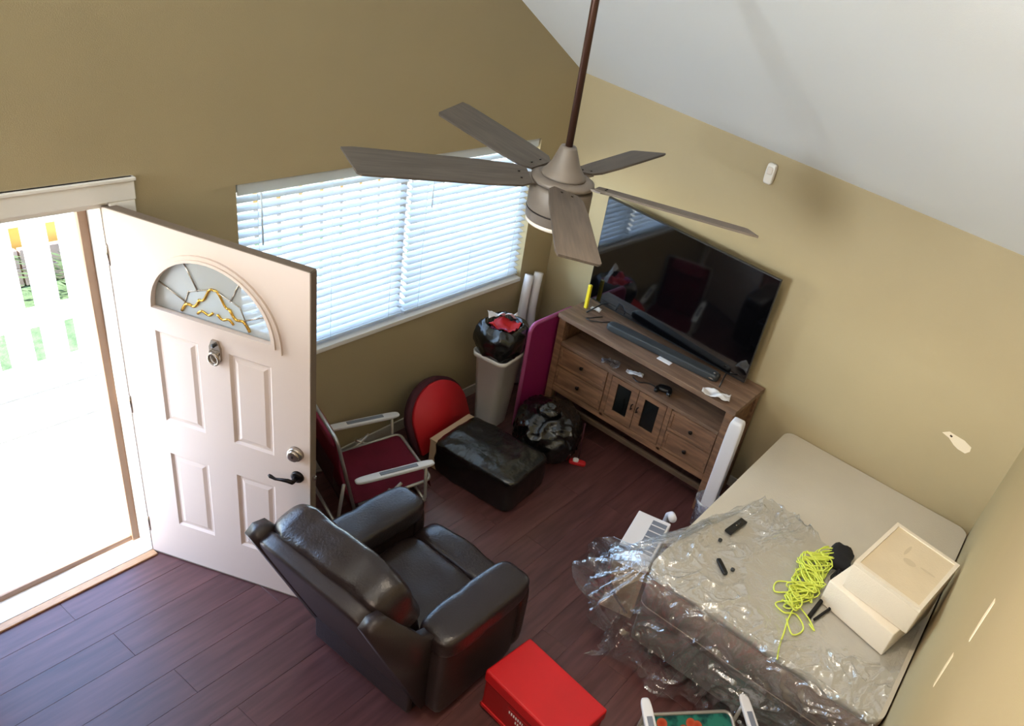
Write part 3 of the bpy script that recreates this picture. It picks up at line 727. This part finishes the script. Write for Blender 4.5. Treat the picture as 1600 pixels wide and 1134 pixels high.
# ------------------------------------------------------------------ low folding beach chairs
def beach_chair(label, loc, yaw, fab, fab2, group=None):
    b = root('beach_chair', label, 'chair', loc, yaw, group)
    def cloth(name, a, c_, w, th, m, sag=.02, nx=12, ny=10, bulge=0):
        """cloth band between line a (x,z) and line c_ (x,z), width w"""
        bm = bmesh.new(); V = {}
        for i in range(nx+1):
            for j in range(ny+1):
                t = i/nx; u = j/ny*2-1
                x = a[0]*(1-t)+c_[0]*t; z = a[1]*(1-t)+c_[1]*t-sag*(1-u*u)*math.sin(PI*t)+.004*noise.noise(Vector((x*9, u*4, z_seed)))
                V[i, j] = bm.verts.new((x+bulge*math.sin(PI*t), u*w/2, z))
        for i in range(nx):
            for j in range(ny): bm.faces.new((V[i, j], V[i+1, j], V[i+1, j+1], V[i, j+1]))
        bmesh.ops.solidify(bm, geom=bm.faces[:], thickness=th); return bm_obj(name, bm, m, b, True)
    z_seed = yaw
    cloth('seat', (-.23, .135), (.265, .185), .475, .006, fab, .03)
    cloth('seat_flap', (.262, .185), (.285, .085), .46, .006, fab, 0, 4)
    cloth('backrest', (-.235, .10), (-.325, .655), .44, .008, fab, .0, 14, 10, -.02)
    cloth('storage_pouch', (-.265, .10), (-.335, .44), .40, .012, fab2, 0, 8, 8, -.035)
    cushion('headrest', (-.322, 0, .60), (.05, .34, .13), fab, b, 4, 8, Matrix.Rotation(-.3, 3, 'Y'))
    r = .0105
    tube('back_frame', round_path([(-.215, -.235, .06), (-.335, -.235, .665), (-.335, .235, .665), (-.215, .235, .06)], .05), r, M_alu, b, 10)
    tube('seat_frame', round_path([(-.20, -.25, .13), (.27, -.25, .185), (.27, .25, .185), (-.20, .25, .13)], .05), r, M_alu, b, 10)
    for s in (-1, 1):
        tube('leg_loop', round_path([(-.30, s*.262, .34), (-.335, s*.262, .012), (-.16, s*.262, .012), (.06, s*.262, .23)], .06), r, M_alu, b, 10)
        tube('front_leg', round_path([(.215, s*.262, .325), (.235, s*.262, .012), (-.02, s*.262, .20)], .05), r, M_alu, b, 10)
        ar = cushion('armrest', (.015, s*.268, .342), (.50, .058, .026), M_armw, b, 5, 8, Matrix.Rotation(.0, 3, 'Y'))
        box('armrest_inlay', (-.10, -.014, .011), (.14, .014, .0165), M_slot, ar, .002)
    tube('cross_bar', [(-.335, -.262, .012), (-.335, .262, .012)], r, M_alu, b, 8)
    tube('cross_bar', [(.233, -.262, .014), (.233, .262, .014)], r, M_alu, b, 8)
    return b
beach_chair('low maroon folding beach chair with white armrests between the open door and the wall', (1.205, -.360, 0), math.radians(-18.4), M_maroon, M_maroon2)
beach_chair('low beach chair in teal fabric with orange flowers, at the foot of the mattress', (.90, -3.055, 0), math.radians(45), M_teal, M_teal)

# ------------------------------------------------------------------ rounded red seat, bagged box, bag, bin, pink board, tubes
def capsule(w, h, n=20):
    return [(-w/2, 0), (w/2, 0)]+[(w/2*math.cos(a), h-w/2*.9+w/2*.9*math.sin(a)) for a in [PI*i/n for i in range(n+1)]]
rs = root('round_red_cushion', 'bright red round-topped cushion with a dark maroon rim, leaning by the wall under the window', 'cushion', (1.86, -.335, .06), math.radians(6))
TQ = Matrix.Rotation(math.radians(-24), 3, 'X')
for nm, w, h, y0, y1, m in (('rim', .575, .46, 0, .05, M_maroon2), ('face_pad', .53, .435, -.03, .0, M_red)):
    bm = bmesh.new(); prism_bm(bm, capsule(w, h), y0, y1, 'Y')
    bmesh.ops.bevel(bm, geom=[e for e in bm.edges if len(e.link_faces) == 2 and e.calc_face_angle(0) > .8], offset=.018, segments=3, affect='EDGES')
    bmesh.ops.rotate(bm, verts=bm.verts, matrix=TQ, cent=(0, 0, 0)); bm_obj(nm, bm, m, rs, True)
bx = root('bagged_box', 'flat carton half wrapped in a shiny black bin bag on the floor below the window', 'box', (1.83, -.775, 0), math.radians(5))
box('carton', (-.205, -.10, .02), (.205, .355, .245), M_card, bx, .004)
box('carton_flap', (-.205, .30, .245), (.20, .36, .257), M_card, bx, .002)
bm = bmesh.new(); sq_bm(bm, (.44, .66, .275), 9, 36, (0, -.01, .1375), None, crumple(.011, 6, 2)); bm_obj('bin_bag', bm, M_bagblk, bx, True)
bb = root('black_bin_bag', 'knotted shiny black bin bag on the floor in front of the console', 'bag', (2.40, -.82, 0), .6)
bm = bmesh.new(); sq_bm(bm, (.48, .44, .35), 2.6, 40, (0, 0, .18), None, crumple(.042, 10, 9)); bm_obj('bag_body', bm, M_bagblk, bb, True)
bm = bmesh.new(); sq_bm(bm, (.15, .13, .09), 2.4, 16, (-.03, .02, .375), None, crumple(.03, 22, 4)); bm_obj('bag_knot', bm, M_bagblk, bb, True)
tg = root('floor_brush', 'red floor brush with white tip and thin dark handle, before the black bag', 'brush', (2.44, -1.11, 0), .5)
cushion('brush_head', (0, 0, .018), (.05, .13, .034), M_red, tg, 4, 6)
cushion('white_tip', (-.005, .015, .04), (.035, .045, .03), M_paper, tg, 3, 5)
tube('handle', [(.01, .0, .045), (.03, .01, .36)], .006, M_maroon2, tg, 8)
bn = root('waste_bin', 'tall white plastic waste bin lined with a black bag, by the wall under the window', 'bin', (2.335, -.325, 0), .12)
def rrect(w, d, r, n=5):
    out = []
    for cx_, cy_, a0 in ((w/2-r, d/2-r, 0), (-w/2+r, d/2-r, 90), (-w/2+r, -d/2+r, 180), (w/2-r, -d/2+r, 270)):
        for i in range(n+1):
            a = math.radians(a0+90*i/n); out.append((cx_+r*math.cos(a), cy_+r*math.sin(a)))
    return out
bm = bmesh.new(); rings = []
for w, d, z in ((.20, .18, 0), (.205, .185, .01), (.285, .25, .60), (.315, .28, .602), (.32, .285, .64), (.31, .275, .64), (.28, .245, .60), (.2, .18, .02)):
    rings.append([bm.verts.new((x, y_, z)) for x, y_ in rrect(w, d, .05)])
for A_, B_ in zip(rings, rings[1:]):
    for k in range(len(A_)): bm.faces.new((A_[k], A_[(k+1) % len(A_)], B_[(k+1) % len(A_)], B_[k]))
bm.faces.new(rings[0][::-1]); bm.faces.new(rings[-1])
bm_obj('bin_body', bm, M_bin, bn, True)
def lin_bag(u, r):
    o = crumple(.024, 8, 3)(u, r)
    if u.z > .55 and math.hypot(u.x, u.y) < .72: o += Vector((0, 0, -.09))
    return o
bm = bmesh.new(); sq_bm(bm, (.35, .31, .25), 3.4, 30, (0, 0, .75), None, lin_bag); bm_obj('bin_liner', bm, M_bagblk, bn, True)
def rub(name, label, c, s, rz, m, seed, tilt=0):
    o = sheet(name, c, s, rz, m, .05, 14, seed); o.rotation_euler = (tilt, .2, rz); return tag(o, label, 'rubbish')
rub('red_wrapper', 'crumpled red wrapper on top of the rubbish in the white bin', (2.345, -.335, .825), (.24, .19), .4, M_red, 3)
rub('white_wrapper', 'crumpled white paper strip in the mouth of the bin liner', (2.36, -.28, .875), (.27, .04), -.25, M_paper, 6)
rub('pink_wrapper', 'small pinkish paper at the left of the bin mouth', (2.25, -.36, .83), (.05, .13), .3, M_mag2, 8)
pk = root('pink_board', 'tall magenta foam board with rounded corners leaning between the bin and the console', 'board', (2.665, -.504, 0), math.radians(0))
bm = bmesh.new(); prism_bm(bm, [(-.24, .0), (.24, 0), (.24, .87), (.22, .90)]+[(-.24+.07-.07*math.sin(a), .90-.07+.07*math.cos(a)) for a in [PI/2*i/8 for i in range(9)]], 0, .028, 'Y')
bmesh.ops.rotate(bm, verts=bm.verts, matrix=Matrix.Rotation(math.radians(0), 3, 'X'), cent=(0, 0, 0))
me_o = bm_obj('board_panel', bm, M_mag, pk)
bm = bmesh.new(); pts = [(-.242, .012, .01), (-.242, .012, .83)]+[(-.242+.07-.07*math.cos(a), .012, .83+.07*math.sin(a)) for a in [PI/2*i/8 for i in range(9)]]+[(.22, .012, .902)]
tube_bm(bm, pts, .0155, 8); bmesh.ops.rotate(bm, verts=bm.verts, matrix=Matrix.Rotation(math.radians(0), 3, 'X'), cent=(0, 0, 0)); bm_obj('edge_piping', bm, M_mag2, pk, True)
for i, (x0, y0) in enumerate(((2.855, -.085), (2.955, -.095))):
    t = tube('foam_tube', [(x0+.02, y0-.03, .02), (x0-.01, y0-.02, .35), (x0-.02, y0, .7), (x0+.0, y0+.01, .88), (x0+.025, y0+.02, .985)], .036, M_foam, None, 14)
    tag(t, ('left' if i == 0 else 'right')+' one of two curved white foam tubes standing in the room corner', 'foam tube')

# ------------------------------------------------------------------ mattress, box spring and what lies on them
MX0, MX1, MY0, MY1 = 1.30, 3.165, -3.688, -2.325
bs = root('box_spring', 'taupe cloth box spring on a low dark base under the mattress', 'box spring', ((MX0+MX1)/2, (MY0+MY1)/2, 0))
box('spring_box', (-.915, -.665, .13), (.915, .665, .40), M_box, bs, .02, 3)
for x in (-.8, 0, .8):
    for y_ in (-.55, .55): box('leg', (x-.03, y_-.03, 0), (x+.03, y_+.03, .13), M_blackfab, bs, .003)
mtz = root('mattress', 'cream mattress pushed into the corner against the right wall', 'mattress', ((MX0+MX1)/2, (MY0+MY1)/2, .402))
mw, md = MX1-MX0, MY1-MY0
bm = bmesh.new(); prism_bm(bm, rrect(mw, md, .07, 6), .0, .30)
bmesh.ops.bevel(bm, geom=[e for e in bm.edges if abs(e.verts[0].co.z-e.verts[1].co.z) < 1e-5 and len(e.link_faces) == 2 and e.calc_face_angle(0) > .5], offset=.045, segments=5, affect='EDGES')
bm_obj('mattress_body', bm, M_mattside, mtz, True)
bm = bmesh.new(); prism_bm(bm, rrect(mw+.004, md+.004, .072, 6), .255, .304)
bmesh.ops.bevel(bm, geom=[e for e in bm.edges if e.verts[0].co.z > .3 and e.verts[1].co.z > .3 and len(e.link_faces) == 2 and e.calc_face_angle(0) > .5], offset=.035, segments=5, affect='EDGES')
tp = bm_obj('top_panel', bm, M_matt, mtz, True)
for p in tp.data.polygons:
    if abs(p.normal.z) > .99: p.use_smooth = False
for z in (.04, .250):
    tube('piping', [(x, y_, z) for x, y_ in rrect(mw-.006, md-.006, .068, 6)], .006, M_mattside, mtz, 8, True)
ZT = .706
# clear plastic sheet over the near-left part of the mattress
def film_sheet():
    bm = bmesh.new(); V = {}; NX, NY = 230, 230
    a0, a1 = -1.05, .76; b0, b1 = -1.34, .62
    for i in range(NX+1):
        for j in range(NY+1):
            a = a0+(a1-a0)*i/NX; b = b0+(b1-b0)*j/NY         # a: beyond the near side (-x); b: beyond the left side (+y)
            edge = .10*noise.noise(Vector((b*3, 7, 0)))+.05*noise.noise(Vector((b*9, 3, 0)))
            a_ = a+edge*(1-i/NX)*1.5
            b_ = b+(.10*noise.noise(Vector((a*4, 11, 0))))*(j/NY)
            # slanting upper boundary of the sheet on the bed
            if i == 0 or True:
                q = min(1, max(0, (.12-b)/.38)); q = q*q*(3-2*q)
                lim = -.10-.95*q+.30*max(0, -b-.35)+.03*noise.noise(Vector((b*14, 2, 0)))
                if a_ < lim: a_ = lim+(a_-lim)*.02
            pa, pb = max(0, a_), max(0, b_); d = math.hypot(pa, pb)
            base = Vector((MX0-a_, MY1+b_, ZT+.014))
            wx = a+.10*noise.noise(Vector((a*4, b*4, 3))); wy = b+.10*noise.noise(Vector((a*4, b*4, 8)))
            r1 = max(0, 1-abs(noise.noise(Vector((wx*3.5+wy*2.5, wy*9-wx*5, 1))))*3.2)**2; r2 = max(0, 1-abs(noise.noise(Vector((wx*13, wy*15, 4))))*2.6)**2; r3 = max(0, 1-abs(noise.noise(Vector((wx*32, wy*30, 6))))*2.4)**2
            cr = r1*.75+r2*.55+r3*.22+.25*noise.noise(Vector((a*5.5, b*5.5, 1)))-.15
            if d > 0: cr = r1*.8+r2*.35+r3*.08+.35*noise.noise(Vector((a*5.5, b*5.5, 1)))-.15
            if d <= 0:
                fl_ = 1.0
                for fx, fy, fr in ((1.80, -3.08, .34), (2.15, -3.12, .20), (2.03, -3.42, .40), (1.945, -2.53, .11), (1.60, -2.64, .10), (1.775, -2.515, .05)):
                    fl_ = min(fl_, max(0, (math.hypot(base.x-fx, base.y-fy)-fr)/.07))
                P = base+Vector((0, 0, -.008+(.004+.034*max(0, cr))*fl_))
            else:
                dx, dy = pa/d, pb/d
                ang = math.atan2(pb, pa)
                fold = 1+.55*noise.noise(Vector((ang*3.5+(b if pb == 0 else -a)*5.0, 5, 0)))
                out = (.045+.05*min(1, d/.7)+.24*dy*math.sin(PI*min(1, d/.62)))*fold*(1-math.exp(-d/.05))*(.35 if b < -.42 else 1)
                z = ZT+.02-max(0, d-.03)*.93-.0
                P = Vector((MX0-min(a_, 0)-dx*out, MY1+min(b_, 0)+dy*out, max(.012+.02*abs(cr), z)))
                if z < .012:                                   # lies on the floor and runs outwards
                    P += Vector((-dx, dy, 0))*min(.10, (.012-z)*.6)
                P += Vector((-dx, dy, .3))*(.030*cr)
            if d > 0: P += Vector((-dx, dy, 0))*0.0
            P.x = min(P.x, MX1-.01); P.y = max(P.y, MY0+.004)
            V[i, j] = bm.verts.new(P)
    for i in range(NX):
        for j in range(NY): bm.faces.new((V[i, j], V[i+1, j], V[i+1, j+1], V[i, j+1]))
    return bm_obj('plastic_sheet', bm, M_film, None, True)
tag(film_sheet(), 'crumpled clear plastic sheet draped over the near corner of the mattress down to the floor', 'plastic sheet')

# cartons on the mattress
def foam_box(label, loc, rz, w, d, h, m, lid=True, tilt=0):
    o = root('foam_box', label, 'box', loc, rz); 
    bm = bmesh.new(); add_box(bm, (0, 0, h/2), (w, d, h), None, .007, 2); 
    bm_obj('box_body', bm, m, o, True)
    return o
b1_ = foam_box('long off-white foam box lying on the mattress under the larger carton', (1.985, -3.41, ZT+.009), math.radians(-14), .50, .42, .165, M_styro)
# the body keeps a shallow step on top
bt = foam_box('larger cream carton with a recessed lid, tilted on top of the foam box', (2.03, -3.448, ZT+.176), math.radians(-9), .52, .395, .165, M_styro)
bm = bmesh.new(); prism_bm(bm, [(-.26, -.197), (.26, -.197), (.26, .197), (-.26, .197)], .165, .185, 'Z', holes=[[(-.236, -.175), (.238, -.175), (.238, .175), (-.236, .175)]]); bm_obj('lid_rim', bm, M_styro, bt)
box('lid_panel', (-.236, -.175, .160), (.238, .175, .178), M_styro2, bt)
for (x, y_, w, h) in ((.02, .0, .05, .075), (.04, -.10, .02, .09), (.10, .05, .10, .02)):
    lathe('embossed_mark', [(.5, 0), (.5, .0008)], M_stamp, bt, 24, (x, y_, .178), smooth=False).scale = (w, h, 1)

# neon cord bundle and black strap bag
cb = root('cord_bundle', 'tangled neon yellow cord in a heap on the plastic-covered mattress', 'cord', (1.86, -3.06, ZT+.010))
rnd = random.Random(11)
path = [Vector((.30, .0, 0)), Vector((.22, .02, 0)), Vector((.12, .045, 0)), Vector((.03, .03, 0)), Vector((-.06, .01, 0)), Vector((-.16, .03, 0)), Vector((-.25, .02, 0))]
def on_path(t):
    f = t*(len(path)-1); i = min(int(f), len(path)-2); return path[i].lerp(path[i+1], f-i)
for s_ in range(9):
    pts = []; N = 90; ph = rnd.uniform(0, 6); fr = rnd.uniform(6, 10)
    for k in range(N):
        t = k/(N-1); c_ = on_path(t); wdt = .035+.035*math.sin(PI*min(1, t*1.1))*rnd.uniform(.92, 1.08)
        n1 = noise.noise(Vector((s_*5.1, t*7, 0))); n2 = noise.noise(Vector((s_*3.7, t*7, 9)))
        pts.append(c_+Vector((wdt*.8*math.cos(t*fr*6.28+ph)+.03*n1, wdt*1.15*math.sin(t*fr*5.1+ph)+.04*n2, .012+.022*(1+math.sin(t*fr*4+s_)))))
    tube('strand', pts, .0042, M_lime, cb, 6)
for pts in ([(-.18, .02, .01), (-.27, .09, .006), (-.30, .03, .008), (-.26, -.03, .006), (-.32, -.10, .004), (-.40, -.07, .005), (-.33, .0, .01)],
            [(-.22, .0, .01), (-.32, -.01, .006), (-.42, -.03, .006), (-.52, -.05, .004), (-.60, -.075, .004)],
            [(-.05, .05, .01), (-.12, .15, .006), (-.20, .13, .006), (-.14, .06, .01)],
            [(-.2, -.02, .01), (-.24, -.10, .006), (-.29, -.15, .006), (-.27, -.11, .008)]):
    q = []
    P_ = [Vector(p) for p in pts]
    for i in range(len(P_)-1):
        a = P_[max(0, i-1)]; b = P_[i]; c_ = P_[i+1]; d = P_[min(len(P_)-1, i+2)]
        for k in range(6):
            t = k/6; q.append(.5*((2*b)+(-a+c_)*t+(2*a-5*b+4*c_-d)*t*t+(-a+3*b-3*c_+d)*t**3))
    q.append(P_[-1]); tube('loose_end', q, .0045, M_lime, cb, 6)
bgk = root('black_pouch', 'black cloth pouch with long straps lying between the neon cord and the foam boxes', 'pouch', (2.185, -3.115, ZT+.010), .10)
cushion('pouch_body', (0, 0, .028), (.20, .13, .06), M_blackcl, bgk, 3, 10, None, crumple(.012, 14, 5))
for off, r_ in ((0, .012), (.03, .008)):
    tube('strap', [(-.05, -.02-off*.4, .02), (-.18, -.030+off, .015), (-.30, -.020-off*.5, .012), (-.42, .0-off*2, .010), (-.55, .02-off, .008)], r_, M_blackcl, bgk, 8)
# gadgets on the film
rm = root('remote_control', 'small brown-black remote control on the plastic sheet, nearest the console', 'remote control', (1.945, -2.53, ZT+.010), math.radians(-8))
box('remote_body', (-.085, -.024, 0), (.085, .024, .018), M_blackpl, rm, .004)
for k in range(4): lathe('button', [(.006, 0), (.005, .002)], M_nickel if k == 2 else M_greypl, rm, 10, (.045-.022*k, 0, .018))
rm2 = root('slim_remote', 'slim black rod-shaped remote on the plastic sheet, nearer the floor side', 'remote control', (1.595, -2.625, ZT+.010), math.radians(52))
cushion('slim_body', (0, 0, .01), (.115, .028, .02), M_blackpl, rm2, 6, 5)
for x, y_, w_ in ((1.775, -2.515, 'brown-black remote'), (1.625, -2.68, 'slim black remote')):
    tag(lathe('bottle_cap', [(.012, 0), (.012, .010), (.008, .014)], M_greypl, None, 16, (x, y_, ZT+.010)), 'tiny dark round cap beside the '+w_+' on the mattress', 'bottle cap')

# ------------------------------------------------------------------ beside the mattress
ap = root('white_carton', 'white carton with a grey printed panel standing beside the mattress', 'box', (1.72, -2.085, 0), math.radians(13.5))
box('carton_body', (-.21, -.105, 0), (.21, .105, .40), M_card, ap, .004)
box('carton_lid', (-.216, -.110, .40), (.216, .110, .455), M_paper, ap, .006)
gp = box('grey_panel', (-.12, -.095, .455), (.18, .0, .458), M_slot, ap)
for k in range(5): box('white_line', (-.13+k*.058, -.045, .0014), (-.122+k*.058, .045, .003), M_paper, gp)
tag(tube('white_hose', [(2.10, -2.03, .02), (2.11, -2.04, .2), (2.09, -2.06, .38), (2.05, -2.09, .43), (1.98, -2.13, .475)], .026, M_foam, None, 14), 'short curved white hose between the white carton and the foam post', 'hose')
fp = root('foam_post', 'tall white foam post standing upright by the right end of the console', 'foam post', (2.60, -2.125, 0), .1)
cushion('post_body', (0, 0, .475), (.088, .095, .95), M_foam, fp, 10, 8)
tag(lathe('plastic_sleeve', [(.075, .0), (.078, .02), (.085, .20), (.098, .235), (.100, .25), (.092, .255), (.086, .245), (.08, .03), (.02, .012)], clear_mat('sleeve_film', .55, (.9, .92, 1), .25, .5), None, 28, (2.60, -2.125, 0)), 'cloudy plastic sleeve around the foot of the white foam post', 'sleeve')
